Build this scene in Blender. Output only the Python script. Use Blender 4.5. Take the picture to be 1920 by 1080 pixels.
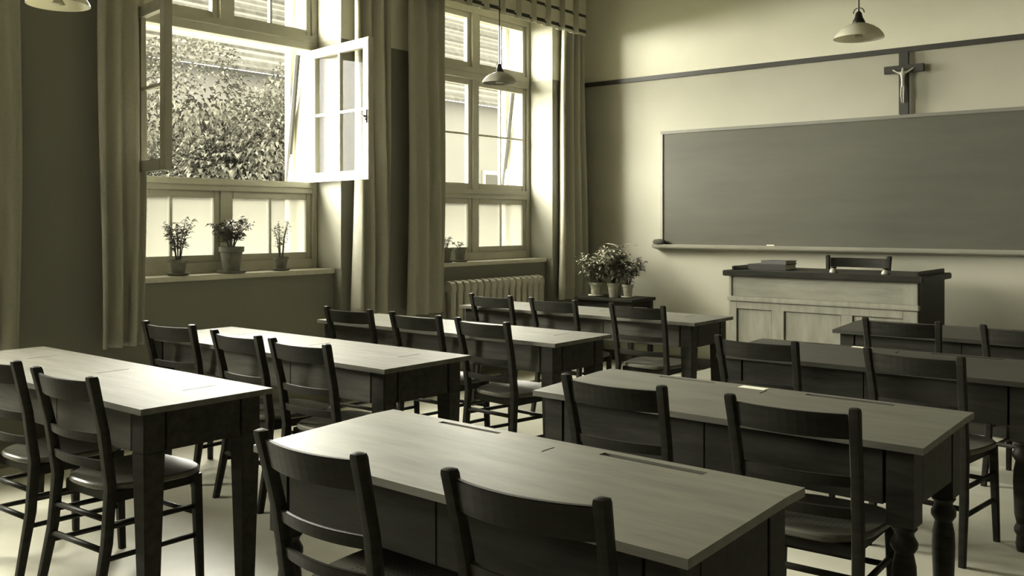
import bpy, bmesh, math, random
from mathutils import Vector, Matrix
R = math.radians
random.seed(7)
scene = bpy.context.scene
for o in list(bpy.data.objects): bpy.data.objects.remove(o)
COL = scene.collection

# ------------------------------------------------------------------ camera
CAM_H = 1.42
cd = bpy.data.cameras.new('camera'); cam = bpy.data.objects.new('camera', cd); COL.objects.link(cam)
cam.location = (0, 0, CAM_H); cam.rotation_euler = (R(90), 0, R(39.23))
cd.sensor_width = 36; cd.lens = 1764 / 1920 * 36; cd.shift_y = -124 / 1920
cd.clip_start = .05; cd.clip_end = 300
scene.camera = cam
# ------------------------------------------------------------------ sky and exposure
world = bpy.data.worlds.new('sky'); scene.world = world; world.use_nodes = True
bg = world.node_tree.nodes['Background']
bg.inputs['Color'].default_value = (1.0, .977, .855, 1); bg.inputs['Strength'].default_value = 92.0
vs = scene.view_settings
vs.view_transform = 'Standard'; vs.look = 'None'; vs.exposure = 0.06; vs.gamma = 1.0; vs.use_curve_mapping = False

# ------------------------------------------------------------------ key dimensions (metres)
XW = -5.70            # window wall, room face
XG = -6.03            # plane of the inner window frames
XO = -6.38            # outer face of the wall
D = 8.185             # blackboard wall
XR, YB, ZC = 1.9, -2.9, 3.95
TRIM_Z = 2.86
WINS = [(.38, 2.10), (3.15, 4.87), (5.915, 7.635)]   # window niches along Y
SILL = 1.05; HEAD = 3.50

# daylight portals in the window openings (sampling guides for the sky)
for i, (a, b) in enumerate(WINS):
    l = bpy.data.lights.new('window_portal', 'AREA'); l.shape = 'RECTANGLE'; l.size = HEAD - SILL; l.size_y = b - a
    l.cycles.is_portal = True
    o = bpy.data.objects.new('window_portal', l); COL.objects.link(o)
    o.location = (XO - .02, (a + b) / 2, (HEAD + SILL) / 2); o.rotation_euler = (0, R(-90), 0)

# ------------------------------------------------------------------ materials
TINT = (1.0, .973, .785)
def tinted(v, t=TINT, k=1.0): return (v * t[0], v * t[1], v * (t[2] ** k), 1)
def mat(name, v, rough=.6, noise=0.0, scale=(8, 8, 8), bump=0.0, spec=.5, k=1.0, coat=0.0, detail=4, bscale=1.0, metal=0.0):
    m = bpy.data.materials.new(name); m.use_nodes = True
    nt = m.node_tree; b = nt.nodes['Principled BSDF']
    b.inputs['Roughness'].default_value = rough; b.inputs['Specular IOR Level'].default_value = spec
    b.inputs['Coat Weight'].default_value = coat; b.inputs['Coat Roughness'].default_value = .25
    b.inputs['Metallic'].default_value = metal
    b.inputs['Base Color'].default_value = tinted(v, k=k)
    if noise or bump:
        tc = nt.nodes.new('ShaderNodeTexCoord'); mp = nt.nodes.new('ShaderNodeMapping'); mp.inputs['Scale'].default_value = scale
        nz = nt.nodes.new('ShaderNodeTexNoise'); nz.inputs['Scale'].default_value = 1; nz.inputs['Detail'].default_value = detail; nz.inputs['Roughness'].default_value = .65
        nt.links.new(tc.outputs['Object'], mp.inputs['Vector']); nt.links.new(mp.outputs['Vector'], nz.inputs['Vector'])
        if noise:
            cr = nt.nodes.new('ShaderNodeValToRGB')
            cr.color_ramp.elements[0].position = .3; cr.color_ramp.elements[1].position = .7
            cr.color_ramp.elements[0].color = tinted(v * (1 - noise), k=k); cr.color_ramp.elements[1].color = tinted(v * (1 + noise), k=k)
            nt.links.new(nz.outputs['Fac'], cr.inputs['Fac']); nt.links.new(cr.outputs['Color'], b.inputs['Base Color'])
        if bump:
            bp = nt.nodes.new('ShaderNodeBump'); bp.inputs['Strength'].default_value = bump; bp.inputs['Distance'].default_value = .01 * bscale
            nt.links.new(nz.outputs['Fac'], bp.inputs['Height']); nt.links.new(bp.outputs['Normal'], b.inputs['Normal'])
    return m
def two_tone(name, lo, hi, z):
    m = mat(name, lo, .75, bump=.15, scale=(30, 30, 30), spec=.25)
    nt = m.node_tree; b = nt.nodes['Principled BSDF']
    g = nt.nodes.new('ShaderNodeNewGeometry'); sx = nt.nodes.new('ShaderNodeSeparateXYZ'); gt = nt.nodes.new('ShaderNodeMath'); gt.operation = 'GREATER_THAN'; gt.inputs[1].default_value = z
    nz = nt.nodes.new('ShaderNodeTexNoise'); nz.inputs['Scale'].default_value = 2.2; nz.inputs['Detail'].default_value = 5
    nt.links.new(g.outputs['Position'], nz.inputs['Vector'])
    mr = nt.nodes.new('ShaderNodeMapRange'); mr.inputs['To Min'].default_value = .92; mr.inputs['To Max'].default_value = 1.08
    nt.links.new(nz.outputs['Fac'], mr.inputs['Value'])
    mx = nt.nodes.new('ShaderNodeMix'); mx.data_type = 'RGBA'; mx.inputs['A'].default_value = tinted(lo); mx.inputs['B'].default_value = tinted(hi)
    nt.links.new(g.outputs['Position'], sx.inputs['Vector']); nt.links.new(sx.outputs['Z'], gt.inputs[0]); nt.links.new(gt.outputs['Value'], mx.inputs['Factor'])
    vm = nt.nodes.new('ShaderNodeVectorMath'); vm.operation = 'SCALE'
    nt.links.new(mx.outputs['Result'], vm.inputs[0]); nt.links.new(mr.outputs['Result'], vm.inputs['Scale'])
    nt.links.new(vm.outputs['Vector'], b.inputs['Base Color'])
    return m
def glass_mat(name, haze=0.0, hz=.6):
    m = bpy.data.materials.new(name); m.use_nodes = True; nt = m.node_tree; nt.nodes.clear()
    out = nt.nodes.new('ShaderNodeOutputMaterial'); tr = nt.nodes.new('ShaderNodeBsdfTransparent'); gl = nt.nodes.new('ShaderNodeBsdfGlossy')
    gl.inputs['Roughness'].default_value = .03; tr.inputs['Color'].default_value = (.95, .95, .93, 1)
    lw = nt.nodes.new('ShaderNodeLayerWeight'); pw = nt.nodes.new('ShaderNodeMath'); pw.operation = 'POWER'; pw.inputs[1].default_value = 5
    fr = nt.nodes.new('ShaderNodeMapRange'); fr.inputs['To Min'].default_value = .003; fr.inputs['To Max'].default_value = .25
    nt.links.new(lw.outputs['Facing'], pw.inputs[0]); nt.links.new(pw.outputs[0], fr.inputs['Value'])
    mx = nt.nodes.new('ShaderNodeMixShader')
    nt.links.new(fr.outputs[0], mx.inputs[0]); nt.links.new(tr.outputs[0], mx.inputs[1]); nt.links.new(gl.outputs[0], mx.inputs[2])
    last = mx
    if haze:
        tl = nt.nodes.new('ShaderNodeBsdfTranslucent'); tl.inputs['Color'].default_value = tinted(hz)
        m2 = nt.nodes.new('ShaderNodeMixShader'); m2.inputs[0].default_value = haze
        nt.links.new(mx.outputs[0], m2.inputs[1]); nt.links.new(tl.outputs[0], m2.inputs[2]); last = m2
    nt.links.new(last.outputs[0], out.inputs['Surface'])
    return m
def cloth_mat(name, v, trans=.25):
    m = bpy.data.materials.new(name); m.use_nodes = True; nt = m.node_tree; nt.nodes.clear()
    out = nt.nodes.new('ShaderNodeOutputMaterial'); df = nt.nodes.new('ShaderNodeBsdfDiffuse'); tl = nt.nodes.new('ShaderNodeBsdfTranslucent'); mx = nt.nodes.new('ShaderNodeMixShader')
    tc = nt.nodes.new('ShaderNodeTexCoord'); wv = nt.nodes.new('ShaderNodeTexNoise'); wv.inputs['Scale'].default_value = 60
    cr = nt.nodes.new('ShaderNodeValToRGB'); cr.color_ramp.elements[0].color = tinted(v * .9); cr.color_ramp.elements[1].color = tinted(v * 1.1)
    nt.links.new(tc.outputs['Object'], wv.inputs['Vector']); nt.links.new(wv.outputs['Fac'], cr.inputs['Fac'])
    for n in (df, tl): nt.links.new(cr.outputs['Color'], n.inputs['Color'])
    mx.inputs[0].default_value = trans
    nt.links.new(df.outputs[0], mx.inputs[1]); nt.links.new(tl.outputs[0], mx.inputs[2]); nt.links.new(mx.outputs[0], out.inputs['Surface'])
    return m

M = {}
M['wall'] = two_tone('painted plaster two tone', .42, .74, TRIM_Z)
M['wall_win'] = two_tone('two tone plaster with painted backlit shade', .20, .72, TRIM_Z)  # same paint as the front wall, lower tone darkened to carry backlit shade
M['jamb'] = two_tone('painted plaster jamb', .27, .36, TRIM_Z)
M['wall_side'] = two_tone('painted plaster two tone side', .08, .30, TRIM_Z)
M['ceiling'] = mat('white ceiling', .60, .8)
M['floor'] = mat('pale linoleum floor', .50, .4, spec=.3, noise=.10, scale=(3, 3, 3), bump=.05, detail=8)
M['podium'] = mat('worn podium boards', .22, .5, noise=.2, scale=(2, 30, 30))
M['dark_trim'] = mat('dark painted rail', .035, .5)
M['base'] = mat('dark baseboard', .06, .5)
M['frame'] = mat('white window paint', .42, .4, noise=.06)
M['sill'] = mat('pale stone sill', .55, .45, noise=.1, scale=(20, 20, 20))
M['glass'] = glass_mat('clear window glass')
M['frosted'] = glass_mat('frosted window glass', .96, .031)
M['hazy'] = glass_mat('dusty window glass', .06, .06)
M['curtain'] = cloth_mat('linen curtain', .42, .05)
M['curtain_band'] = mat('dark braid', .02, .8)
M['valance'] = cloth_mat('linen valance', .55, .2)
M['chair'] = mat('dark stained chair wood', .026, .42, noise=.25, scale=(6, 6, 40), spec=.07)
M['desk_dark'] = mat('dark stained desk wood', .030, .45, noise=.3, scale=(4, 30, 30), bump=.05, spec=.08)
M['desk_side'] = mat('brown desk apron wood', .065, .5, spec=.1, noise=.3, scale=(3, 30, 30), bump=.08)
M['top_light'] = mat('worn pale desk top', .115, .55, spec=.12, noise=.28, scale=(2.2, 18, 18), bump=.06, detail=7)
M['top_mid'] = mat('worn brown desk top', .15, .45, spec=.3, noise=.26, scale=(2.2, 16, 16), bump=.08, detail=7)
M['top_brown'] = mat('deeper brown desk top', .105, .45, spec=.3, noise=.26, scale=(2.2, 16, 16), bump=.08, detail=7)  # darker than the foreground desk's top
M['top_dark'] = mat('brown desk top with painted shade', .045, .45, spec=.25, noise=.2, scale=(2.2, 16, 16), bump=.06, detail=7)  # darker copy of the brown top, room shade put into its colour
M['oak'] = mat('light oak panel', .27, .5, noise=.22, scale=(18, 18, 3), bump=.05, detail=7)
M['oak_h'] = mat('light oak figured panel', .25, .45, noise=.25, scale=(3, 12, 16), bump=.05, detail=8)
M['groove'] = mat('inky groove', .015, .7)
M['board'] = mat('slate blackboard', .085, .55, noise=.10, scale=(1.2, 4, 8), detail=8, bump=.03, spec=.25, k=1.2)
M['ledge'] = mat('wooden chalk ledge', .30, .5, noise=.1, scale=(3, 20, 20))
M['board_frame'] = mat('board frame wood', .16, .5, noise=.1, scale=(5, 5, 5))
M['radiator'] = mat('radiator enamel', .42, .35, noise=.08, scale=(15, 15, 15))
M['clay'] = mat('clay pot', .14, .8, noise=.25, scale=(25, 25, 25), bump=.1)
M['pale_clay'] = mat('pale clay pot', .36, .8, noise=.2, scale=(25, 25, 25), bump=.1)
M['soil'] = mat('soil', .02, .9, noise=.3, scale=(60, 60, 60), bump=.5)
M['leaf'] = mat('plant leaf', .10, .5, noise=.4, scale=(30, 30, 30), k=1.5)
M['leaf_pale'] = mat('pale plant leaf', .26, .5, noise=.4, scale=(30, 30, 30), k=1.4)
M['stem'] = mat('plant stem', .05, .7)
M['metal_dark'] = mat('dark metal', .02, .4, metal=.6)
M['enamel'] = mat('enamel lamp shade', .26, .35)
M['opal'] = None
M['paper'] = mat('white paper', .72, .7)
M['cover'] = mat('dark book cover', .035, .5)
M['pages'] = mat('book pages', .5, .7)
M['corpus'] = mat('ivory figure', .40, .4)
M['sponge'] = mat('blackboard sponge', .06, .95, noise=.4, scale=(60, 60, 60), bump=.6)
M['house_glass'] = mat('dark house window', .006, .6, spec=0)
M['house_frame'] = mat('house window frame', .03, .6, spec=0)
M['facade'] = mat('weathered plaster facade', .014, .85, spec=0, noise=.06, scale=(.6, .6, .6), k=.8)
M['tile'] = mat('roof tile', .013, .8, spec=0, noise=.2, scale=(3, 6, 3), k=.9)
M['tile_b'] = mat('weathered roof tile', .009, .8, spec=0, noise=.3, scale=(3, 6, 3), k=.9)
M['ground'] = mat('gravel yard', .05, .9, spec=0, noise=.2, scale=(2, 2, 2))
M['tree_leaf'] = mat('tree leaf', .017, .6, spec=0, noise=.5, scale=(2, 2, 2), k=1.2)
M['bark'] = mat('tree bark', .02, .9, spec=0, noise=.3, scale=(10, 10, 3))
def opal():
    m = bpy.data.materials.new('opal glass shade'); m.use_nodes = True; nt = m.node_tree
    b = nt.nodes['Principled BSDF']; b.inputs['Base Color'].default_value = tinted(.7); b.inputs['Roughness'].default_value = .12
    b.inputs['Subsurface Weight'].default_value = 0
    out = nt.nodes['Material Output']; tl = nt.nodes.new('ShaderNodeBsdfTranslucent'); tl.inputs['Color'].default_value = tinted(.75)
    mx = nt.nodes.new('ShaderNodeMixShader'); mx.inputs[0].default_value = .3
    nt.links.new(b.outputs[0], mx.inputs[1]); nt.links.new(tl.outputs[0], mx.inputs[2]); nt.links.new(mx.outputs[0], out.inputs['Surface'])
    return m
M['opal'] = opal()
def seat_mat():
    m = mat('perforated plywood seat', .11, .32, noise=.3, scale=(3, 18, 18), spec=.3)
    nt = m.node_tree; b = nt.nodes['Principled BSDF']; src = b.inputs['Base Color'].links[0].from_socket
    tc = nt.nodes.new('ShaderNodeTexCoord'); mp = nt.nodes.new('ShaderNodeMapping'); mp.inputs['Scale'].default_value = (55, 55, 0)
    fr = nt.nodes.new('ShaderNodeVectorMath'); fr.operation = 'FRACTION'
    sb = nt.nodes.new('ShaderNodeVectorMath'); sb.operation = 'SUBTRACT'; sb.inputs[1].default_value = (.5, .5, 0)
    ln = nt.nodes.new('ShaderNodeVectorMath'); ln.operation = 'LENGTH'
    lt = nt.nodes.new('ShaderNodeMath'); lt.operation = 'LESS_THAN'; lt.inputs[1].default_value = .2
    l2 = nt.nodes.new('ShaderNodeVectorMath'); l2.operation = 'LENGTH'
    mp2 = nt.nodes.new('ShaderNodeMapping'); mp2.inputs['Scale'].default_value = (1, 1, 0)
    lt2 = nt.nodes.new('ShaderNodeMath'); lt2.operation = 'LESS_THAN'; lt2.inputs[1].default_value = .13
    mu = nt.nodes.new('ShaderNodeMath'); mu.operation = 'MULTIPLY'
    L = nt.links.new
    L(tc.outputs['Object'], mp.inputs['Vector']); L(mp.outputs['Vector'], fr.inputs[0]); L(fr.outputs['Vector'], sb.inputs[0]); L(sb.outputs['Vector'], ln.inputs[0]); L(ln.outputs['Value'], lt.inputs[0])
    L(tc.outputs['Object'], mp2.inputs['Vector']); L(mp2.outputs['Vector'], l2.inputs[0]); L(l2.outputs['Value'], lt2.inputs[0])
    L(lt.outputs[0], mu.inputs[0]); L(lt2.outputs[0], mu.inputs[1])
    mx = nt.nodes.new('ShaderNodeMix'); mx.data_type = 'RGBA'; mx.inputs['B'].default_value = tinted(.008)
    L(mu.outputs[0], mx.inputs['Factor']); L(src, mx.inputs['A']); L(mx.outputs['Result'], b.inputs['Base Color'])
    return m
M['seat'] = seat_mat()

# ------------------------------------------------------------------ mesh helpers
class MB:
    def __init__(s): s.v = []; s.f = []
    def add(s, vs, fs):
        n = len(s.v); s.v += [tuple(p) for p in vs]; s.f += [tuple(i + n for i in f) for f in fs]; return s
    def box(s, x0, x1, y0, y1, z0, z1):
        return s.hexa([(x0, y0, z0), (x1, y0, z0), (x1, y1, z0), (x0, y1, z0), (x0, y0, z1), (x1, y0, z1), (x1, y1, z1), (x0, y1, z1)])
    def hexa(s, p): return s.add(p, [(3, 2, 1, 0), (4, 5, 6, 7), (0, 1, 5, 4), (1, 2, 6, 5), (2, 3, 7, 6), (3, 0, 4, 7)])
    def loft(s, rings, cap=True):
        n = len(rings[0]); vs = [p for r in rings for p in r]; fs = []
        for i in range(len(rings) - 1):
            for k in range(n): fs.append((i * n + k, i * n + (k + 1) % n, (i + 1) * n + (k + 1) % n, (i + 1) * n + k))
        if cap: fs.append(tuple(range(n - 1, -1, -1))); fs.append(tuple((len(rings) - 1) * n + k for k in range(n)))
        return s.add(vs, fs)
    def lathe(s, prof, n=20, c=(0, 0, 0), cap=True):
        rings = [[(c[0] + r * math.cos(2 * math.pi * k / n), c[1] + r * math.sin(2 * math.pi * k / n), c[2] + z) for k in range(n)] for r, z in prof]
        return s.loft(rings, cap)
    def tube(s, pts, rad, n=8):
        pts = [Vector(p) for p in pts]; rings = []
        if not isinstance(rad, (list, tuple)): rad = [rad] * len(pts)
        ref = None
        for i, p in enumerate(pts):
            t = (pts[min(i + 1, len(pts) - 1)] - pts[max(i - 1, 0)]).normalized()
            if ref is None: ref = Vector((0, 0, 1)) if abs(t.z) < .9 else Vector((1, 0, 0))
            a = t.cross(ref).normalized(); b = t.cross(a).normalized()
            rings.append([p + (a * math.cos(2 * math.pi * k / n) + b * math.sin(2 * math.pi * k / n)) * rad[i] for k in range(n)])
        return s.loft(rings)
    def sweep_rect(s, pts, w, d):
        """posts: horizontal super-ellipse sections at each point, w along x and d along y"""
        n = 10; rings = []
        for (p, k) in pts:
            ring = []
            for j in range(n):
                a = 2 * math.pi * (j + .5) / n; ca, sa = math.cos(a), math.sin(a)
                q = 1 / (abs(ca) ** 4 + abs(sa) ** 4) ** .25
                ring.append((p[0] + ca * q * w / 2 * k, p[1] + sa * q * d / 2 * k, p[2]))
            rings.append(ring)
        return s.loft(rings)
    def mesh(s, name, smooth=False, bevel=0):
        me = bpy.data.meshes.new(name); me.from_pydata(s.v, [], s.f); me.validate(); me.update()
        bm = bmesh.new(); bm.from_mesh(me); bmesh.ops.recalc_face_normals(bm, faces=bm.faces)
        if bevel: bmesh.ops.bevel(bm, geom=[e for e in bm.edges if e.is_manifold and e.calc_face_angle(0) > .6], offset=bevel, segments=2, affect='EDGES', clamp_overlap=True)
        bm.to_mesh(me); bm.free()
        if smooth:
            for p in me.polygons: p.use_smooth = True
        return me
    def build(s, name, m, parent=None, loc=(0, 0, 0), smooth=False, bevel=0, auto=False):
        o = bpy.data.objects.new(name, s.mesh(name, smooth or auto, bevel)); COL.objects.link(o)
        o.data.materials.append(M[m] if isinstance(m, str) else m)
        o.parent = parent; o.location = loc
        if auto:
            try: o.data.set_sharp_from_angle(angle=R(38))
            except Exception: pass
        return o
def tag(o, label=None, cat=None, group=None, kind=None):
    if label: o['label'] = label
    if cat: o['category'] = cat
    if group: o['group'] = group
    if kind: o['kind'] = kind
    return o
def empty(name, loc=(0, 0, 0), rz=0, label=None, cat=None, group=None, kind=None):
    o = bpy.data.objects.new(name, None); COL.objects.link(o); o.location = loc; o.rotation_euler = (0, 0, rz)
    o.empty_display_size = .1
    return tag(o, label, cat, group, kind)
def copy_tree(o, parent=None):
    c = o.copy(); COL.objects.link(c); c.parent = parent
    for ch in o.children: copy_tree(ch, c)
    return c

# ------------------------------------------------------------------ setting: room shell
tag(MB().box(XW, XR, YB, D, -.1, 0).box(-5.82, XW, 3.15, 4.87, -.1, 0).box(-5.82, XW, 5.915, 7.635, -.1, 0).build('floor', 'floor'), 'pale worn linoleum classroom floor', kind='structure')
tag(MB().box(XO, XR + .1, YB - .1, D + .1, ZC, ZC + .1).build('ceiling', 'ceiling'), 'plain white classroom ceiling', kind='structure')
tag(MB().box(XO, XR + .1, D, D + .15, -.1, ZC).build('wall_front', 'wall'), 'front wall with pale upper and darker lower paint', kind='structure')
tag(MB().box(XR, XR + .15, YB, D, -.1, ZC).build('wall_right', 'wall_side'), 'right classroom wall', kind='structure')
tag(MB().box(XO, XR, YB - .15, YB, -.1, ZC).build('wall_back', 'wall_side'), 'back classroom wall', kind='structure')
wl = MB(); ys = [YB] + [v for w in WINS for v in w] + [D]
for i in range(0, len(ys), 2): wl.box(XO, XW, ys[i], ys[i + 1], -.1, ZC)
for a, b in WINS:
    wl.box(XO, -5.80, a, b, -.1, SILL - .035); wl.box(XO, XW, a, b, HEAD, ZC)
tag(wl.build('wall_left', 'wall_win'), 'window wall with deep niches, lower paint darkened for backlit shade', kind='structure')
tag(MB().box(XW, XR, D - .022, D, TRIM_Z - .022, TRIM_Z + .022).build('trim_1', 'dark_trim', bevel=.004), 'dark picture rail running along the front wall', kind='structure')
tag(MB().box(XW, -3.95, D - .02, D, 0, .10).build('baseboard_front', 'base'), 'dark baseboard of the front wall', kind='structure')
po = tag(empty('podium', (0, 0, 0)), 'low wooden podium in front of the blackboard', kind='structure')
for k in range(10): MB().box(-3.93, -.2, 6.80 + k * .137, 6.80 + k * .137 + .134, .09, .12).build('plank', 'podium', po)
MB().box(-3.90, -.23, 6.83, 8.16, 0, .09).build('riser', 'base', po)

# ------------------------------------------------------------------ windows
ZL0, ZL1, ZM0, ZM1, ZU0, ZU1 = 1.13, 1.645, 1.735, 2.785, 2.90, 3.42
def sash(name, parent, w, z0, z1, st=.055, th=.045, cols=2, rows=1, gl='glass', loc=(0, 0, 0), rz=0, handle=None):
    """a glazed sash whose hinge edge is local y=0 and that extends to y=w, thickness centred on x=0"""
    m = MB()
    m.box(-th / 2, th / 2, 0, st, z0, z1); m.box(-th / 2, th / 2, w - st, w, z0, z1)
    m.box(-th / 2, th / 2, st, w - st, z0, z0 + st); m.box(-th / 2, th / 2, st, w - st, z1 - st, z1)
    o = m.build(name, 'frame', parent, loc, bevel=.004); o.rotation_euler = (0, 0, rz)
    iw, ih = w - 2 * st, z1 - z0 - 2 * st
    for c in range(1, cols): y = st + iw * c / cols; MB().box(-.015, .015, y - .010, y + .010, z0 + st, z1 - st).build('muntin', 'frame', o)
    for r in range(1, rows): z = z0 + st + ih * r / rows; MB().box(-.013, .013, st, w - st, z - .010, z + .010).build('muntin', 'frame', o)
    for c in range(cols):
        for r in range(rows):
            y0, y1 = st + iw * c / cols + (.010 if c else 0), st + iw * (c + 1) / cols - (.010 if c < cols - 1 else 0)
            p0, p1 = z0 + st + ih * r / rows + (.010 if r else 0), z0 + st + ih * (r + 1) / rows - (.010 if r < rows - 1 else 0)
            MB().add([(0, y0, p0), (0, y1, p0), (0, y1, p1), (0, y0, p1)], [(0, 1, 2, 3)]).build('glass_pane', gl, o)
    if handle is not None:
        MB().box(.022, .034, w - .04, w - .015, handle - .05, handle + .05).tube([(.034, w - .028, handle), (.06, w - .028, handle), (.065, w + .03, handle - .03)], .008, 6).build('handle', 'metal_dark', o)
    return o
def window(n, a, b, opened, gl, label, low_gl):
    root = empty('window_%d' % n, (XG, (a + b) / 2, 0), 0, label, kind='structure')
    c = 0; h = (b - a) / 2
    f = MB(); fw = .055
    f.box(-.04, .04, -h, -h + fw, SILL, HEAD); f.box(-.04, .04, h - fw, h, SILL, HEAD)
    f.box(-.04, .04, -h + fw, h - fw, SILL, ZL0); f.box(-.04, .04, -h + fw, h - fw, ZU1, HEAD)
    f.build('frame', 'frame', root, bevel=.004)
    MB().box(-.04, .045, -h + fw, h - fw, ZL1, ZM0).box(.045, .06, -h + fw, h - fw, ZL1 + .042, ZL1 + .058).build('transom', 'frame', root, bevel=.003)
    MB().box(-.04, .055, -h + fw, h - fw, ZM1, ZU0).box(.055, .07, -h + fw, h - fw, ZM1 + .06, ZM1 + .078).build('transom', 'frame', root, bevel=.003)
    MB().box(-.04, .035, -.03, .03, ZL0, ZL1).build('mullion', 'frame', root); MB().box(-.04, .05, -.045, .045, ZU0, ZU1).build('mullion', 'frame', root)
    if not opened: MB().box(-.035, .04, -.025, .025, ZM0, ZM1).build('mullion', 'frame', root)
    i = h - fw
    for s in (-1, 1):
        rz = 0 if s < 0 else math.pi
        sash('lower_sash', root, i - .03, ZL0, ZL1, .05, .045, 2, 1, low_gl, (0, s * i, 0), rz)
        sash('upper_sash', root, i - .045, ZU0, ZU1, .05, .045, 2, 1, gl, (0, s * i, 0), rz)
        w = i - .003
        if opened:
            sash('casement', root, w, ZM0, ZM1, .07, .05, 2, 2, gl, (.04, s * i, 0), R(-98.5) if s < 0 else R(-97), handle=2.2 if s > 0 else None)
        else: sash('casement', root, w - .022, ZM0, ZM1, .055, .045, 2, 2, gl, (0, s * i, 0), rz, handle=2.05 if s > 0 else None)
    # outer frame of the double window
    g = MB(); x0, x1 = -.31, -.24
    g.box(x0, x1, -h, -h + .06, SILL, HEAD); g.box(x0, x1, h - .06, h, SILL, HEAD); g.box(x0, x1, -h + .06, h - .06, SILL, SILL + .07); g.box(x0, x1, -h + .06, h - .06, HEAD - .07, HEAD)
    g.box(x0, x1, -h + .06, h - .06, ZM1 + .02, ZU0 - .02); g.box(x0, x1, -h + .06, h - .06, ZL1 + .01, ZM0 - .02)
    g.build('outer_frame', 'frame', root, bevel=.004)
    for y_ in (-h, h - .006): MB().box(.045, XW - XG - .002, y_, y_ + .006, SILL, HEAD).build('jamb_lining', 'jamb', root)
    for y_ in (-h, h - .012): MB().box(-.24, -.041, y_, y_ + .012, SILL, HEAD).build('reveal_lining', 'frame', root)
    MB().box(XO - .06 - XG, -5.775 - XG, -h, h, SILL - .035, SILL).build('sill', 'sill', root, bevel=.006)
    MB().tube([(-.15, h - .05, ZM1 - .01), (-.29, h - .05, ZM0 + .01)], .022, 6).build('awning_rod', 'metal_dark', root)
    return root
window(3, *WINS[0], False, 'glass', 'tall window left of the camera view', 'glass')
window(1, *WINS[1], True, 'glass', 'near window with both casements swung open', 'frosted')
window(2, *WINS[2], False, 'hazy', 'far closed window behind the hanging lamp', 'frosted')

# ------------------------------------------------------------------ chalkboard on the front wall
bb = empty('blackboard', (-4.755, D, 1.20), 0, 'long dark blackboard in a thin wooden frame on front wall', 'blackboard')
BW, BH = 4.1, 1.115
MB().box(.03, BW - .03, -.03, -.005, .0, BH - .03).build('writing_surface', 'board', bb)
MB().box(0, BW, -.042, 0, BH - .03, BH).build('frame_rail', 'board_frame', bb, bevel=.004)
for x in (0, BW - .03): MB().box(x, x + .03, -.042, 0, 0, BH - .03).build('frame_stile', 'ledge', bb, bevel=.004)
MB().hexa([(-.06, -.105, -.035), (BW + .06, -.105, -.035), (BW + .06, 0, -.055), (-.06, 0, -.055), (-.06, -.115, .0), (BW + .06, -.115, .0), (BW + .06, 0, .0), (-.06, 0, .0)]).build('chalk_ledge', 'ledge', bb, bevel=.006)
sp = MB(); sp.lathe([(.001, 0), (.05, .004), (.058, .022), (.045, .045), (.001, .052)], 14)
so = tag(sp.build('sponge', 'sponge', None, (-4.74, D - .085, 1.2005), smooth=True), 'dark sponge at the left end of the chalk ledge', 'sponge'); so.scale = (1.25, .8, 1)
ck = MB().tube([(0, 0, 0), (.07, 0, 0)], .006, 8).build('chalk', 'paper', None, (-3.62, D - .085, 1.2065)); tag(ck, 'short white chalk stick lying on the chalk ledge', 'chalk')

# crucifix above the board
cx = empty('crucifix', (-2.43, D, 2.317), 0, 'dark wooden crucifix standing on the top of the blackboard', 'crucifix')
MB().box(-.04, .04, -.05, -.023, 0, .52).build('upright_beam', 'dark_trim', cx, bevel=.004)
MB().box(-.16, .16, -.054, -.022, .345, .41).build('cross_beam', 'dark_trim', cx, bevel=.004)
def skin_figure(name, verts, edges, rad, m, parent, loc):
    me = bpy.data.meshes.new(name); me.from_pydata(verts, edges, []); o = bpy.data.objects.new(name, me); COL.objects.link(o)
    o.parent = parent; o.location = loc; md = o.modifiers.new('skin', 'SKIN')
    for i, v in enumerate(me.skin_vertices[0].data): v.radius = (rad[i], rad[i]); v.use_root = i == 0
    sb = o.modifiers.new('sub', 'SUBSURF'); sb.levels = sb.render_levels = 2
    me.materials.append(M[m]); return o
skin_figure('figure', [(0, 0, 0), (0, -.003, .05), (0, -.004, .10), (0, -.006, .125), (.003, -.012, .150), (-.045, .0, .115), (-.085, .004, .142), (.045, 0, .115), (.085, .004, .142), (-.008, -.004, -.01), (-.010, -.014, -.075), (-.006, 0, -.145), (.010, -.004, -.01), (.010, -.014, -.075), (.006, 0, -.145), (-.020, 0, .108), (.020, 0, .108)],
            [(0, 1), (1, 2), (2, 3), (3, 4), (2, 15), (15, 5), (5, 6), (2, 16), (16, 7), (7, 8), (0, 9), (9, 10), (10, 11), (0, 12), (12, 13), (13, 14)],
            [.014, .015, .019, .008, .013, .008, .006, .008, .006, .010, .009, .006, .010, .009, .006, .010, .010], 'corpus', cx, (0, -.068, .235))

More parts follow.
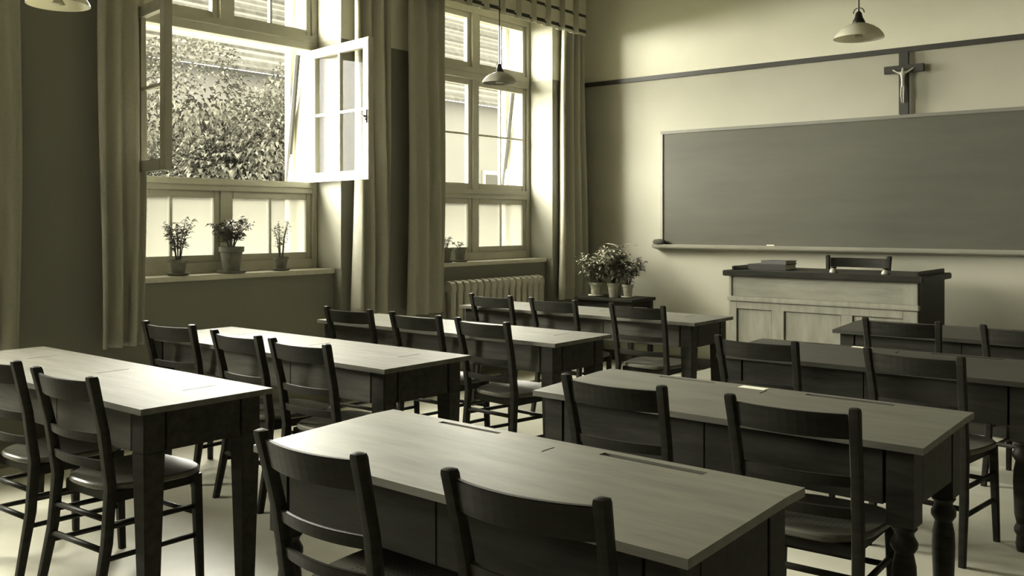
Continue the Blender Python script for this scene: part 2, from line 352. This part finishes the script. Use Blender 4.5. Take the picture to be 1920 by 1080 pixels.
# ------------------------------------------------------------------ curtains and valance
def curtain(label, y0, y1, x, z0, z1, folds, amp, top=None, seed=0, skew=0, turn=0):
    rnd = random.Random(seed); nu, nv = folds * 10, 24; m = MB(); vs = []; fs = []
    ph = [rnd.uniform(-.4, .4) for _ in range(folds + 1)]; am = [rnd.uniform(.6, 1.2) for _ in range(folds + 1)]
    ty0, ty1 = top or (y0, y1)
    for j in range(nv + 1):
        t = j / nv; z = z0 + (z1 - z0) * t
        a0, a1 = y0 + (ty0 - y0) * t, y1 + (ty1 - y1) * t
        for i in range(nu + 1):
            u = i / nu; q = u * folds; k = int(min(q, folds - 1e-6))
            w = am[k] * (1 - (q - k)) + am[k + 1] * (q - k)
            y = a0 + (a1 - a0) * u + .012 * math.sin(6 * t + ph[k] * 3)
            xx = x + amp * w * math.sin(2 * math.pi * q + ph[k] * (1 - t) + .5 * math.sin(2.2 * t + ph[0] * 4)) * (.8 + .3 * (1 - t)) + skew * (1 - t) + turn * (u - .5)
            vs.append((xx, y, z))
    for j in range(nv):
        for i in range(nu): a = j * (nu + 1) + i; fs.append((a, a + 1, a + nu + 2, a + nu + 1))
    o = m.add(vs, fs).build('curtain', 'curtain', None, smooth=True)
    sd = o.modifiers.new('thick', 'SOLIDIFY'); sd.thickness = .004
    return tag(o, label, 'curtain', 'cloth curtains beside the windows')
CZ0, CZ1 = .64, 3.62
curtain('cloth curtain at the far left edge, left of the dark wall strip', 1.98, 2.40, XW + .10, CZ0, CZ1, 4, .035, seed=1)
curtain('shaded cloth curtain covering the left side of the open window', 2.86, 3.165, XW + .10, CZ0, CZ1, 3, .035, seed=2)
curtain('sunlit cloth curtain behind the open right casement', 4.93, 5.20, XW + .14, CZ0, CZ1, 3, .065, seed=3, turn=.12)
curtain('shaded cloth curtain left of the far closed window', 5.50, 5.94, XW + .10, CZ0, CZ1, 3, .035, seed=4)
curtain('bright cloth curtain hanging in the corner beside the front wall', 7.60, 8.04, XW + .10, CZ0, CZ1, 3, .06, top=(7.68, 7.98), seed=5, turn=.05)
va = empty('valance', (XW + .20, 5.42, 3.30), 0, 'pleated pale valance with two dark braid bands above far window', 'valance')
def pleat(z0, z1, off, name, m, parent):
    n = 11; p = .229; pts = []
    for k in range(n):
        y = k * p
        pts += [(.0, y), (.05, y + .02), (.05, y + p * .62), (.0, y + p * .70), (.0, y + p - .01)]
    vs = []; fs = []
    for (x, y) in pts: vs += [(x + off, y, z0 + (.012 if x < .02 else 0)), (x + off, y, z1)]
    for i in range(len(pts) - 1): fs.append((2 * i, 2 * i + 2, 2 * i + 3, 2 * i + 1))
    o = MB().add(vs, fs).build(name, m, parent); sd = o.modifiers.new('thick', 'SOLIDIFY'); sd.thickness = .004; return o
pleat(0, .50, 0, 'cloth', 'valance', va)
pleat(.028, .060, .006, 'braid_band', 'curtain_band', va); pleat(.185, .212, .006, 'braid_band', 'curtain_band', va)
MB().tube([(-.06, -.02, .5), (-.06, 2.62, .5)], .014, 8).build('curtain_rod', 'metal_dark', va)

# ------------------------------------------------------------------ radiator
ra = empty('radiator', (-5.715, 6.06, 0), 0, 'pale ribbed upright radiator under the far window', 'radiator')
rs = None
for k in range(15):
    if rs is None:
        m = MB()
        for dx in (-.045, .045):
            m.sweep_rect([((dx, 0, .10), .6), ((dx, 0, .12), 1), ((dx, 0, .84), 1), ((dx, 0, .875), .85)], .07, .066)
        prof = [(-.078, .80), (-.078, .85), (-.055, .885), (0, .895), (.055, .885), (.078, .85), (.078, .80)]
        m.loft([[(x, yy * s_, .86 + (z - .86) * (1 if abs(yy) < 1 else 1)) for x, z in prof] for yy, s_ in ((-.036, .8), (-.030, 1), (.030, 1), (.036, .8))])
        m.box(-.05, .05, -.036, .036, .12, .17)
        rs = m.mesh('section', True); rs.materials.append(M['radiator']); rs.set_sharp_from_angle(angle=R(50))
    o = bpy.data.objects.new('section', rs); COL.objects.link(o); o.parent = ra; o.location = (0, k * .0915 + .04, 0)
for y in (.08, 1.24):
    MB().box(-.05, .05, y, y + .04, 0, .12).build('foot', 'radiator', ra)
MB().tube([(0, 1.40, .16), (0, 1.47, .16), (0, 1.50, .12), (0, 1.50, 0)], .014, 8).build('pipe', 'radiator', ra)

# ------------------------------------------------------------------ chairs
def post_y(z):
    pts = [(0, -.262), (.25, -.212), (.45, -.195), (.66, -.225), (.87, -.275)]
    for (a, ya), (b, yb) in zip(pts, pts[1:]):
        if z <= b: return ya + (yb - ya) * (z - a) / (b - a)
    return pts[-1][1]
def make_chair(hw=.184, top=.87, slats=(.635, .535), seatw=1.0):
    root = empty('chair')
    for s in (-1, 1):
        m = MB(); px = lambda z: s * (hw + .012 * (abs(z - .45) / .42) ** 1.5)
        zs = [0, .12, .25, .36, .45, .56, .66, .77, top - .012, top - .003, top]
        ks = [.82, .9, 1, 1, 1.05, 1, .98, .98, 1.02, .9, .5]
        m.sweep_rect([((px(z), post_y(z), z), k) for z, k in zip(zs, ks)], .037, .038)
        m.build('rear_leg', 'chair', root, auto=True)
    def bow(z0, z1, b, th, name, inset=.012):
        m = MB(); n = 12; rings = []
        for i in range(n + 1):
            u = -1 + 2 * i / n; x = u * (hw + .006 - inset)
            y0 = post_y(z0) - b * (1 - u * u); y1 = post_y(z1) - b * (1 - u * u)
            rings.append([(x, y0 - th / 2, z0), (x, y0 + th / 2, z0), (x, y1 + th / 2, z1), (x, y1 - th / 2, z1)])
        return m.loft(rings).build(name, 'chair', root, bevel=.002)
    bow(top - .100, top - .022, .034, .016, 'top_rail')
    for z in slats: bow(z - .017, z + .017, .028, .014, 'back_slat')
    # seat: rounded trapezoid
    m = MB(); n = 32; rings = []
    for (k, z) in ((.97, .428), (1.0, .434), (1.0, .446), (.97, .452), (.85, .450), (.5, .446)):
        ring = []
        for j in range(n):
            a = 2 * math.pi * j / n; ca, sa = math.cos(a), math.sin(a); q = 1 / (abs(ca) ** 3.2 + abs(sa) ** 3.2) ** (1 / 3.2)
            y = sa * q * .215; w = (.205 + .025 * (y / .2)) * seatw * hw / .184
            ring.append((ca * q * w * k, y * k + .01, z))
        rings.append(ring)
    m.loft(rings).build('seat', 'seat', root, auto=True)
    m = MB(); fw = .185 * hw / .184
    m.hexa([(-fw + .02, -.175, .385), (fw - .02, -.175, .385), (fw - .01, .185, .385), (-fw + .01, .185, .385), (-fw + .02, -.175, .428), (fw - .02, -.175, .428), (fw - .01, .185, .428), (-fw + .01, .185, .428)])
    m.build('seat_frame', 'chair', root, bevel=.004)
    for s in (-1, 1):
        MB().sweep_rect([((s * (fw + .010), .178, 0), .78), ((s * (fw + .004), .172, .22), .95), ((s * (fw - .002), .168, .428), 1.05)], .036, .036).build('front_leg', 'chair', root, auto=True)
        for z in (.30, .185): MB().tube([(s * (hw + .004), post_y(z) + .012, z + .01), (s * fw, .160, z)], .0105, 8).build('stretcher', 'chair', root, smooth=True)
    for z in (.335, .225): MB().tube([(-hw, post_y(z), z), (hw, post_y(z), z)], .0115, 8).build('stretcher', 'chair', root, smooth=True)
    for z in (.27,): MB().tube([(-fw, .172, z), (fw, .172, z)], .0105, 8).build('stretcher', 'chair', root, smooth=True)
    return root
proto_chair = make_chair()
CH = [  # centre x, y of the top of the back, turn in degrees, label
    (-4.085, 1.64, 2, 'dark ladder-back chair cut off by the left edge of the picture'),
    (-3.48, 1.64, 3, 'dark ladder-back chair at the near left desk, nearest its right end'),
    (-4.72, 2.80, 7, 'dark ladder-back chair at the second left desk, leftmost of its three'),
    (-4.05, 2.77, -2, 'dark ladder-back chair at the second left desk, middle of its three'),
    (-3.53, 2.755, 1, 'dark ladder-back chair at the second left desk, rightmost of its three'),
    (-4.64, 4.015, 3, 'dark ladder-back chair at the third left desk, below the sunlit curtain'),
    (-4.04, 4.02, 0, 'dark ladder-back chair at the third left desk, middle of its three'),
    (-3.49, 4.0, -4, 'dark ladder-back chair at the third left desk, pulled out with pale seat showing'),
    (-4.645, 5.43, -1, 'dark ladder-back chair at the farthest left desk, in front of the radiator'),
    (-4.05, 5.42, -1, 'dark ladder-back chair at the farthest left desk, middle of its three'),
    (-3.34, 5.41, 3, 'dark ladder-back chair at the farthest left desk, nearest the teacher desk'),
    (-1.90, 1.51, -1, 'large foreground ladder-back chair at the left of the nearest right desk'),
    (-1.245, 1.555, 4, 'large foreground ladder-back chair at bottom centre, right of its twin'),
    (-1.81, 2.77, 1, 'dark ladder-back chair at the second right desk, left of its pair'),
    (-1.17, 2.785, 3, 'dark ladder-back chair at the second right desk, right of its pair'),
    (-1.93, 4.19, -1, 'shaded ladder-back chair at the third right desk, left of its pair'),
    (-1.21, 4.17, -5, 'shaded ladder-back chair at the third right desk, right of its pair'),
    (-1.66, 5.51, 4, 'shaded ladder-back chair in front of the teacher desk at the farthest right desk'),
    (-1.04, 5.50, -4, 'shaded ladder-back chair at the right picture edge at the farthest right desk'),
]
for i, (x, yt, a, lab) in enumerate(CH):
    c = proto_chair if i == 0 else copy_tree(proto_chair)
    ar = R(a); c.location = (x - .275 * math.sin(ar), yt + .275 * math.cos(ar), 0); c.rotation_euler = (0, 0, ar)
    tag(c, lab, 'chair', 'pupils chairs at the desks')
tc = make_chair(hw=.235, top=1.02, slats=(.66,))
tc.name = 'teacher_chair'; tc.location = (-2.70, 7.66, .12); tc.rotation_euler = (0, 0, math.pi)
tag(tc, 'wide wooden chair standing behind the teacher desk', 'chair')
tc.location = (-2.72, 7.55 + .06, .12)

# ------------------------------------------------------------------ desks
def grooved_top(W, Dp, th, rects, depth, zf):
    """top slab with real recesses; rects (x0,x1,y0,y1); zf(y) adds a height"""
    xs = sorted({-W / 2, W / 2, *[r[0] for r in rects], *[r[1] for r in rects]}); ys = sorted({-Dp / 2, Dp / 2, Dp / 2 - .105, *[r[2] for r in rects], *[r[3] for r in rects]})
    low = lambda i, j: any(r[0] - 1e-6 <= xs[i] and xs[i + 1] <= r[1] + 1e-6 and r[2] - 1e-6 <= ys[j] and ys[j + 1] <= r[3] + 1e-6 for r in rects)
    m = MB(); g = MB()
    for i in range(len(xs) - 1):
        for j in range(len(ys) - 1):
            x0, x1, y0, y1 = xs[i], xs[i + 1], ys[j], ys[j + 1]; l = low(i, j); d = -depth if l else 0
            (g if l else m).add([(x0, y0, d + zf(y0)), (x1, y0, d + zf(y0)), (x1, y1, d + zf(y1)), (x0, y1, d + zf(y1))], [(0, 1, 2, 3)])
            if l:
                for (p, q) in (((x0, y0), (x1, y0)), ((x1, y0), (x1, y1)), ((x1, y1), (x0, y1)), ((x0, y1), (x0, y0))):
                    m.add([(*p, -depth + zf(p[1])), (*q, -depth + zf(q[1])), (*q, zf(q[1])), (*p, zf(p[1]))], [(0, 1, 2, 3)])
            m.add([(x0, y0, -th + zf(y0)), (x0, y1, -th + zf(y1)), (x1, y1, -th + zf(y1)), (x1, y0, -th + zf(y0))], [(0, 1, 2, 3)])
    for j in range(len(ys) - 1):
        for x in (xs[0], xs[-1]): m.add([(x, ys[j], -th + zf(ys[j])), (x, ys[j + 1], -th + zf(ys[j + 1])), (x, ys[j + 1], zf(ys[j + 1])), (x, ys[j], zf(ys[j]))], [(0, 1, 2, 3)])
    for i in range(len(xs) - 1):
        for y in (ys[0], ys[-1]): m.add([(xs[i], y, -th + zf(y)), (xs[i + 1], y, -th + zf(y)), (xs[i + 1], y, zf(y)), (xs[i], y, zf(y))], [(0, 1, 2, 3)])
    return m, g
def make_desk(name, W, Dp, x, y, rz, label, group, topm, sidem, legm, slanted, rects, apron=.15, boards=3):
    root = empty(name, (x, y, 0), rz, label, 'desk', group)
    th = .022; k = Dp / 2 - .105
    zf = (lambda yy: 0 if yy > k - 1e-6 else -(k - yy) * math.tan(R(2.6))) if slanted else (lambda yy: 0.0)
    m, g = grooved_top(W, Dp, th, rects, .008, zf)
    t = m.build('desk_top', topm, root, (0, 0, .76)); g.build('pen_groove', 'groove', t)
    ix, iy = W / 2 - .05, Dp / 2 - .045; zt = .76 - th - .0005; zb = zt - apron
    lg = .042
    # aprons: front and back boards told apart by their joints, ends
    for sy in (-1, 1):
        for b in range(boards):
            x0 = -ix + lg * 1.9 + (2 * ix - lg * 3.8) * b / boards; x1 = -ix + lg * 1.9 + (2 * ix - lg * 3.8) * (b + 1) / boards
            dz = zf(sy * iy)
            MB().box(x0 + .0015, x1 - .0015, sy * iy - .010 * (1 if sy > 0 else 1), sy * iy + .010, zb, zt + dz).build('apron_board', sidem, root, bevel=.002)
    for sx in (-1, 1):
        y0, y1 = -iy + lg * 1.9, iy - lg * 1.9
        MB().hexa([(sx * ix - .01, y0, zb), (sx * ix + .01, y0, zb), (sx * ix + .01, y1, zb), (sx * ix - .01, y1, zb), (sx * ix - .01, y0, zt + zf(y0)), (sx * ix + .01, y0, zt + zf(y0)), (sx * ix + .01, y1, zt + zf(y1)), (sx * ix - .01, y1, zt + zf(y1))]).build('apron_board', legm, root, bevel=.002)
    MB().box(-ix + .01, ix - .01, -iy + .01, iy - .01, zb, zb + .012).build('book_shelf', sidem, root)
    for sx in (-1, 1):
        for sy in (-1, 1):
            cx_, cy_ = sx * (ix - lg + .012), sy * (iy - lg + .012); dz = zf(cy_ - lg)
            if not slanted:
                a, b = lg, .028
                MB().hexa([(cx_ - b, cy_ - b, 0), (cx_ + b, cy_ - b, 0), (cx_ + b, cy_ + b, 0), (cx_ - b, cy_ + b, 0), (cx_ - a, cy_ - a, zb), (cx_ + a, cy_ - a, zb), (cx_ + a, cy_ + a, zb), (cx_ - a, cy_ + a, zb)]).box(cx_ - a, cx_ + a, cy_ - a, cy_ + a, zb, zt).build('leg', legm, root, bevel=.003)
            else:
                m = MB().box(cx_ - lg, cx_ + lg, cy_ - lg, cy_ + lg, zb - .06, zt + dz)
                m.lathe([(.036, zb - .06), (.040, zb - .072), (.030, zb - .085), (.030, zb - .095), (.041, zb - .115), (.041, zb - .13), (.028, zb - .15), (.036, zb - .19), (.038, zb - .24), (.033, .16), (.024, .12), (.034, .10), (.034, .085), (.024, .07), (.028, .03), (.022, 0)], 16, (cx_, cy_, 0))
                m.build('leg', legm, root, auto=True)
    return root
LD = [(-5.08, -3.10, 1.735, 2.295, 'near left wooden desk with pale worn top, partly cut off by the picture edge'),
      (-5.12, -3.10, 2.895, 3.475, 'second left desk with pale top, below the near open window'),
      (-5.04, -3.04, 4.09, 4.65, 'third left desk with pale top, between second and farthest left desks'),
      (-5.03, -2.955, 5.50, 6.06, 'farthest left desk with pale top, in front of radiator and plant stand')]
for a, b, y0, y1, lab in LD:
    W = b - a; Dp = y1 - y0; rc = []
    for f in (-.30, .045, .385):
        rc.append((f * W - .004, f * W + .004, .02, .17))
    make_desk('long_desk', W, Dp, (a + b) / 2, (y0 + y1) / 2, 0, lab, 'three-seat desks by the windows', 'top_light', 'desk_side', 'desk_dark', False, rc)
RD = [(-2.425, -.92, 1.712, 2.287, -1.2, 'top_mid', 'foreground desk with slanted brown top and two pen grooves'),
      (-2.335, -.825, 2.985, 3.55, -1.0, 'top_brown', 'second right desk with slanted dark top and a paper slip on it'),
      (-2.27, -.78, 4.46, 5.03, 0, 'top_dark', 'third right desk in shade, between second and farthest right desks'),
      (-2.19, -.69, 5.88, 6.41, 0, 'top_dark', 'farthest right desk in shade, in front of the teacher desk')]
for a, b, y0, y1, rz, tm, lab in RD:
    W = b - a; Dp = y1 - y0; k = Dp / 2
    rc = [(-.48, -.22, k - .052, k - .030), (.17, .50, k - .060, k - .030), (.02, .027, k - .135, k - .075)]
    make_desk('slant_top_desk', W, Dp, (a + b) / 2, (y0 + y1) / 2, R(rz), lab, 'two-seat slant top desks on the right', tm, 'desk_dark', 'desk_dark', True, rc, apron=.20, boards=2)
def slip(x, y, rz, w, d, lab):
    o = MB().box(-w / 2, w / 2, -d / 2, d / 2, 0, .0015).build('paper_slip', 'paper', None, (x, y, .7605)); o.rotation_euler = (0, 0, R(rz)); tag(o, lab, 'paper')
slip(-1.62, 3.50, -3, .11, .045, 'small white paper slip on the second right desk')
slip(-1.70, 4.985, -2, .10, .04, 'small white paper slip on the shaded third right desk')

# ------------------------------------------------------------------ teacher desk
td = empty('teacher_desk', (-3.475, 7.05, .12), 0, 'tall pale oak teacher desk with dark top on podium', 'desk')
TW, TD, TH = 1.465, .70, .88
MB().box(0, .02, .02, TD, 0, TH).build('side_panel', 'desk_side', td); MB().box(TW - .02, TW, .02, TD, 0, TH).build('side_panel', 'desk_dark', td)  # right panel darker: shade of the unlit side put into its colour
MB().box(.02, TW - .02, TD - .02, TD, .56, TH).build('back_panel', 'desk_side', td)
MB().box(.0, TW, .03, .045, .0, TH).build('front_backing', 'oak', td)
# front framing
MB().box(0, .065, 0, .03, 0, .655).build('front_stile', 'oak', td, bevel=.002); MB().box(TW - .10, TW, 0, .03, 0, .655).build('front_stile', 'oak', td, bevel=.002)
MB().box(.365, .465, 0, .03, 0, .60).build('front_stile', 'oak', td, bevel=.002); MB().box(.915, 1.0, 0, .03, 0, .60).build('front_stile', 'oak', td, bevel=.002)
MB().box(.065, TW - .10, 0, .03, .60, .655).build('front_rail', 'oak', td, bevel=.002)
for x0, x1 in ((.07, .36), (.47, .91), (1.005, TW - .105)): MB().box(x0, x1, .016, .03, 0, .595).build('panel', 'oak', td, bevel=.003)
MB().box(-.012, TW + .012, -.014, .03, .66, .70).build('moulding', 'oak', td, bevel=.006)
MB().box(0, .02, 0, .03, .70, TH).build('front_stile', 'oak', td); MB().box(TW - .10, TW, 0, .03, .70, TH).build('front_stile', 'oak', td, bevel=.002)
MB().box(.02, TW - .10, .012, .03, .70, TH).build('panel', 'oak_h', td, bevel=.003)
MB().box(-.045, TW + .045, -.03, TD + .03, TH - .018, TH + .028).build('desk_top', 'desk_dark', td, bevel=.006)
MB().box(-.0, .02, .05, TD, TH + .028, TH + .06).build('gallery_rail', 'desk_dark', td, bevel=.003)
MB().box(TW - .02, TW, .05, TD, TH + .028, TH + .06).build('gallery_rail', 'desk_dark', td, bevel=.003)
TZ = .12 + TH + .0285
def book(x, y, z, w, d, h, rz, lab):
    r = empty('book', (x, y, z), R(rz), lab, 'book', 'books on the teacher desk')
    MB().box(-w / 2, w / 2, -d / 2, d / 2, 0, .004).box(-w / 2, w / 2, -d / 2, d / 2, h - .004, h).box(-w / 2, -w / 2 + .004, -d / 2, d / 2, .004, h - .004).build('cover', 'cover', r)
    MB().box(-w / 2 + .004, w / 2 - .006, -d / 2 + .005, d / 2 - .005, .004, h - .004).build('pages', 'pages', r)
book(-3.25, 7.38, TZ, .24, .32, .045, 92, 'large dark book lying flat at the left of the teacher desk')
book(-3.20, 7.40, TZ + .0455, .17, .23, .028, 82, 'smaller dark book on top of the large one on teacher desk')
for x, lab in ((-2.66, 'small glass inkwell on the teacher desk, left of its pair'), (-2.27, 'small glass inkwell on the teacher desk, right of its pair')):
    r = empty('inkwell', (x, 7.17, TZ), 0, lab, 'inkwell', 'inkwells on the teacher desk')
    MB().lathe([(.030, 0), (.032, .006), (.026, .024), (.018, .030), (.018, .036)], 16).build('bottle', 'enamel', r, smooth=True)
    MB().lathe([(.021, .0362), (.021, .046), (.012, .050)], 16).build('cap', 'metal_dark', r, auto=True)

# ------------------------------------------------------------------ plants
def leaf(m, p, d, L, w, droop=.3):
    d = Vector(d).normalized(); s = d.cross(Vector((0, 0, 1)))
    if s.length < .1: s = Vector((1, 0, 0))
    s.normalize(); p = Vector(p); a = p + d * L * .45 + Vector((0, 0, L * .05)); t = p + d * L - Vector((0, 0, L * droop))
    up = Vector((0, 0, w * .25))
    m.add([p, a + s * w / 2 + up, a - Vector((0, 0, w * .1)), a - s * w / 2 + up, t], [(0, 1, 2), (0, 2, 3), (1, 4, 2), (2, 4, 3)])
def potted(name, loc, pr, ph, label, seed, plant_h, spread, nst, nleaf, lsize, leafm='leaf', potm='clay', saucer=True, dense=0.0, group=None, trunk=.3):
    rnd = random.Random(seed); r = empty(name, loc, rnd.uniform(0, 6), label, 'potted plant', group); z = 0
    if saucer:
        MB().lathe([(pr * .75, 0), (pr * 1.12, .004), (pr * 1.2, .020), (pr * 1.12, .020), (pr * .85, .010)], 20).build('saucer', potm, r, smooth=True); z = .0105
    MB().lathe([(pr * .66, z), (pr * .88, z + ph * .78), (pr * 1.0, z + ph * .80), (pr * 1.03, z + ph), (pr * .92, z + ph), (pr * .88, z + ph * .9)], 22).build('pot', potm, r, auto=True)
    MB().lathe([(.001, z + ph * .905), (pr * .87, z + ph * .905), (pr * .87, z + ph * .93), (.001, z + ph * .94)], 14).build('soil', 'soil', r)
    st = MB(); lf = MB(); z0 = z + ph * .9
    for i in range(nst):
        a = 2 * math.pi * (i + rnd.uniform(-.3, .3)) / nst; rr = spread * rnd.uniform(.45, 1); hh = plant_h * rnd.uniform(.75, 1)
        base = Vector((.012 * math.cos(a), .012 * math.sin(a), z0)); tip = Vector((rr * math.cos(a), rr * math.sin(a), z0 + hh)); mid = base.lerp(tip, .5) + Vector((-.15 * rr * math.cos(a), -.15 * rr * math.sin(a), .06 * hh))
        st.tube([base, mid, tip], [.0045, .0035, .002], 5)
        for k in range(nleaf):
            t = trunk + (1 - trunk) * rnd.random()
            p = base * (1 - t) ** 2 + mid * 2 * t * (1 - t) + tip * t * t
            if dense: p += Vector((rnd.gauss(0, dense), rnd.gauss(0, dense), rnd.gauss(0, dense * .7)))
            b = rnd.uniform(0, 6.28); leaf(lf, p, (math.cos(b), math.sin(b), rnd.uniform(-.2, .7)), lsize * rnd.uniform(.7, 1.2), lsize * rnd.uniform(.4, .65))
    st.build('stems', 'stem', r); tag(lf.build('foliage', leafm, r), kind='stuff')
    return r
G1 = 'plants on the window sills'
potted('potted_plant', (-5.87, 3.56, SILL), .062, .10, 'leafy spindly plant in small dark pot on sill, leftmost of three', 11, .30, .11, 8, 46, .032, group=G1, dense=.012)
potted('potted_plant', (-5.87, 3.985, SILL), .088, .18, 'bushy branching plant in the largest clay pot on the sill', 12, .22, .16, 8, 46, .044, group=G1, dense=.018)
potted('potted_plant', (-5.87, 4.42, SILL), .056, .095, 'sparse pale plant in small pot on sill, rightmost of three', 13, .28, .075, 5, 30, .026, 'leaf_pale', group=G1, dense=.010)
potted('potted_plant', (-5.87, 6.24, SILL), .055, .12, 'small flowering pot on far sill, half hidden by the curtain', 14, .12, .06, 4, 8, .035, 'leaf_pale', group=G1)
potted('potted_plant', (-5.87, 6.43, SILL), .058, .12, 'small clay pot with short shoots on far sill', 15, .07, .09, 3, 5, .045, 'leaf_pale', group=G1)
# corner stand
ps = empty('plant_stand', (-5.06, 7.80, 0), 0, 'small dark plant table in the corner beneath the blackboard end', 'plant stand')
MB().box(-.33, .33, -.22, .22, .655, .685).build('table_top', 'desk_dark', ps, bevel=.004)
for sx in (-1, 1):
    for sy in (-1, 1): MB().box(sx * .29 - .02, sx * .29 + .02, sy * .18 - .02, sy * .18 + .02, 0, .655).build('leg', 'desk_dark', ps)
for y in (-.18, .18): MB().box(-.27, .27, y - .01, y + .01, .58, .655).build('apron', 'desk_dark', ps)
G2 = 'plants on the corner stand'
potted('potted_plant', (-5.22, 7.70, .6855), .065, .13, 'bushy pale leafed plant in pale pot at left of corner stand', 21, .26, .16, 9, 80, .065, 'leaf_pale', 'pale_clay', group=G2, dense=.035, trunk=.15)
potted('potted_plant', (-5.03, 7.72, .6855), .06, .14, 'tall bushy plant in pale pot in middle of corner stand', 22, .34, .15, 9, 80, .065, 'leaf_pale', 'pale_clay', group=G2, dense=.035, trunk=.3, saucer=False)
potted('potted_plant', (-4.87, 7.73, .6855), .055, .12, 'dark leafed trailing plant in pale pot at right of corner stand', 23, .28, .17, 7, 40, .055, 'leaf', 'pale_clay', group=G2, dense=.03, trunk=.3)
pr_ = empty('palm_plant', (-5.08, 7.90, .6855), 0, 'plant with two broad pale drooping leaves above the corner stand', 'potted plant')
MB().lathe([(.045, 0), (.062, .11), (.07, .11), (.072, .14), (.064, .14), (.06, .125)], 18).build('pot', 'pale_clay', pr_, auto=True)
MB().lathe([(.001, .122), (.06, .122), (.06, .126), (.001, .128)], 12).build('soil', 'soil', pr_)
MB().tube([(0, 0, .12), (.005, 0, .3), (0, 0, .50)], .006, 6).build('stem', 'stem', pr_)
for sx in (-1, 1):
    m = MB(); rings = []
    for i in range(9):
        t = i / 8; x = sx * (.0 + .21 * t); z = .50 + .028 * math.sin(t * math.pi * .8) - .012 * t; w = .045 * math.sin(math.pi * min(1, t * .9 + .08)) + .003
        rings.append([(x, -w, z - .006), (x, 0, z), (x, w, z - .006), (x, 0, z - .004)])
    m.loft(rings).build('leaf', 'leaf_pale', pr_, smooth=True)

# ------------------------------------------------------------------ hanging lamps
def lamp(loc, rad, label, shade_m):
    x, y, z = loc; r = empty('pendant_lamp', (x, y, z), 0, label, 'lamp', 'pendant lamps on cords')
    outer = [(1.0, 0), (.985, .06), (.93, .17), (.80, .33), (.58, .48), (.36, .58), (.20, .63)]
    prof = [(a * rad, b * rad) for a, b in outer] + [(a * rad * .97, b * rad - .006 + .006 * (1 - b)) for a, b in reversed(outer)]
    MB().lathe(prof + [prof[0]], 32, cap=False).build('shade', shade_m, r, smooth=True)
    h = .60 * rad
    MB().lathe([(.24 * rad, h), (.25 * rad, h + .012), (.16 * rad, h + .035), (.12 * rad, h + .06), (.05 * rad, h + .07)], 16).build('holder', 'metal_dark', r, auto=True)
    MB().lathe([(.012, h - .05), (.03, h - .08), (.032, h - .11 if h > .11 else .005), (.001, .004)], 14).build('bulb', 'opal', r, smooth=True)
    pts = [(.03 * math.cos(a), 0, h + .06 + .03 * math.sin(a)) for a in [math.pi * k / 8 for k in range(9)]]
    MB().tube(pts, .003, 5).build('hook', 'metal_dark', r)
    MB().tube([(0, 0, h + .06), (0, 0, ZC - z)], .0045, 6).build('cord', 'metal_dark', r)
    return r
lamp((-4.52, 2.11, 2.455), .143, 'pale lamp shade at the top left picture edge', 'opal')
lamp((-4.71, 5.615, 2.50), .137, 'grey metal lamp on a cord in front of far window', 'enamel')
lamp((-1.836, 5.333, 2.452), .137, 'white glass lamp above the crucifix, against the pale upper wall', 'opal')

# ------------------------------------------------------------------ outside: yard, house, trees
tag(MB().box(-60, XO - .01, -40, 70, -3.2, -3.0).build('yard_ground', 'ground'), 'gravel yard outside', kind='structure')
ho = empty('house', (-19.0, 32, -3.0), 0, 'pale house with a tiled roof seen through the windows', 'building')
MB().box(-7, 0, -22, 40, 0, 8.0).build('wall', 'facade', ho)
for k in range(12):
    y = -20 + k * 4.9
    w = MB().box(0, .06, y, y + 1.3, 4.2, 6.0).build('window', 'house_frame', ho); MB().box(.06, .07, y + .12, y + 1.18, 4.32, 5.88).build('pane', 'house_glass', w)
rise, run = .215, .26
for k in range(24):
    z = 7.95 + k * rise; x = .45 - k * run
    m = MB().hexa([(x - run - .08, -23, z + rise - .02), (x, -23, z - .03), (x, 41, z - .03), (x - run - .08, 41, z + rise - .02), (x - run - .08, -23, z + rise + .02), (x + .03, -23, z + .06), (x + .03, 41, z + .06), (x - run - .08, 41, z + rise + .02)])
    m.build('tile_course', 'tile' if k % 3 else 'tile_b', ho)
def tree(x, y, r, zc, h, label, seed, n):
    rnd = random.Random(seed); t = empty('tree', (x, y, -3.0), 0, label, 'tree', 'trees in the yard')
    MB().tube([(0, 0, 0), (.1, 0, 2), (-.05, .1, zc + 3 - h * .3)], [.16, .13, .07], 8).build('trunk', 'bark', t)
    lf = MB(); blobs = []
    for _ in range(40):
        a, b, c = rnd.uniform(0, 6.283), rnd.uniform(-1, 1), rnd.random() ** .4
        q = math.sqrt(1 - b * b); blobs.append((r * c * q * math.cos(a), r * c * q * math.sin(a), h * .8 * c * b, rnd.uniform(.25, .4) * r))
    for _ in range(n):
        bx, by, bz, br = rnd.choice(blobs); v = Vector((rnd.gauss(0, 1), rnd.gauss(0, 1), rnd.gauss(0, 1))).normalized() * br * rnd.uniform(.6, 1)
        p = Vector((bx, by, bz + zc + 3)) + v; d = v.normalized() + Vector((rnd.uniform(-.6, .6), rnd.uniform(-.6, .6), rnd.uniform(-.4, .4)))
        leaf(lf, p, d, rnd.uniform(.07, .13), rnd.uniform(.05, .08))
    tag(lf.build('crown', 'tree_leaf', t), kind='stuff')
tree(-12.3, 8.7, 2.4, 1.85, 2.6, 'leafy tree filling the open window view', 31, 42000)
tree(-12.5, 3.6, 1.4, 1.6, 1.6, 'leafy tree standing left of the open window', 32, 12000)
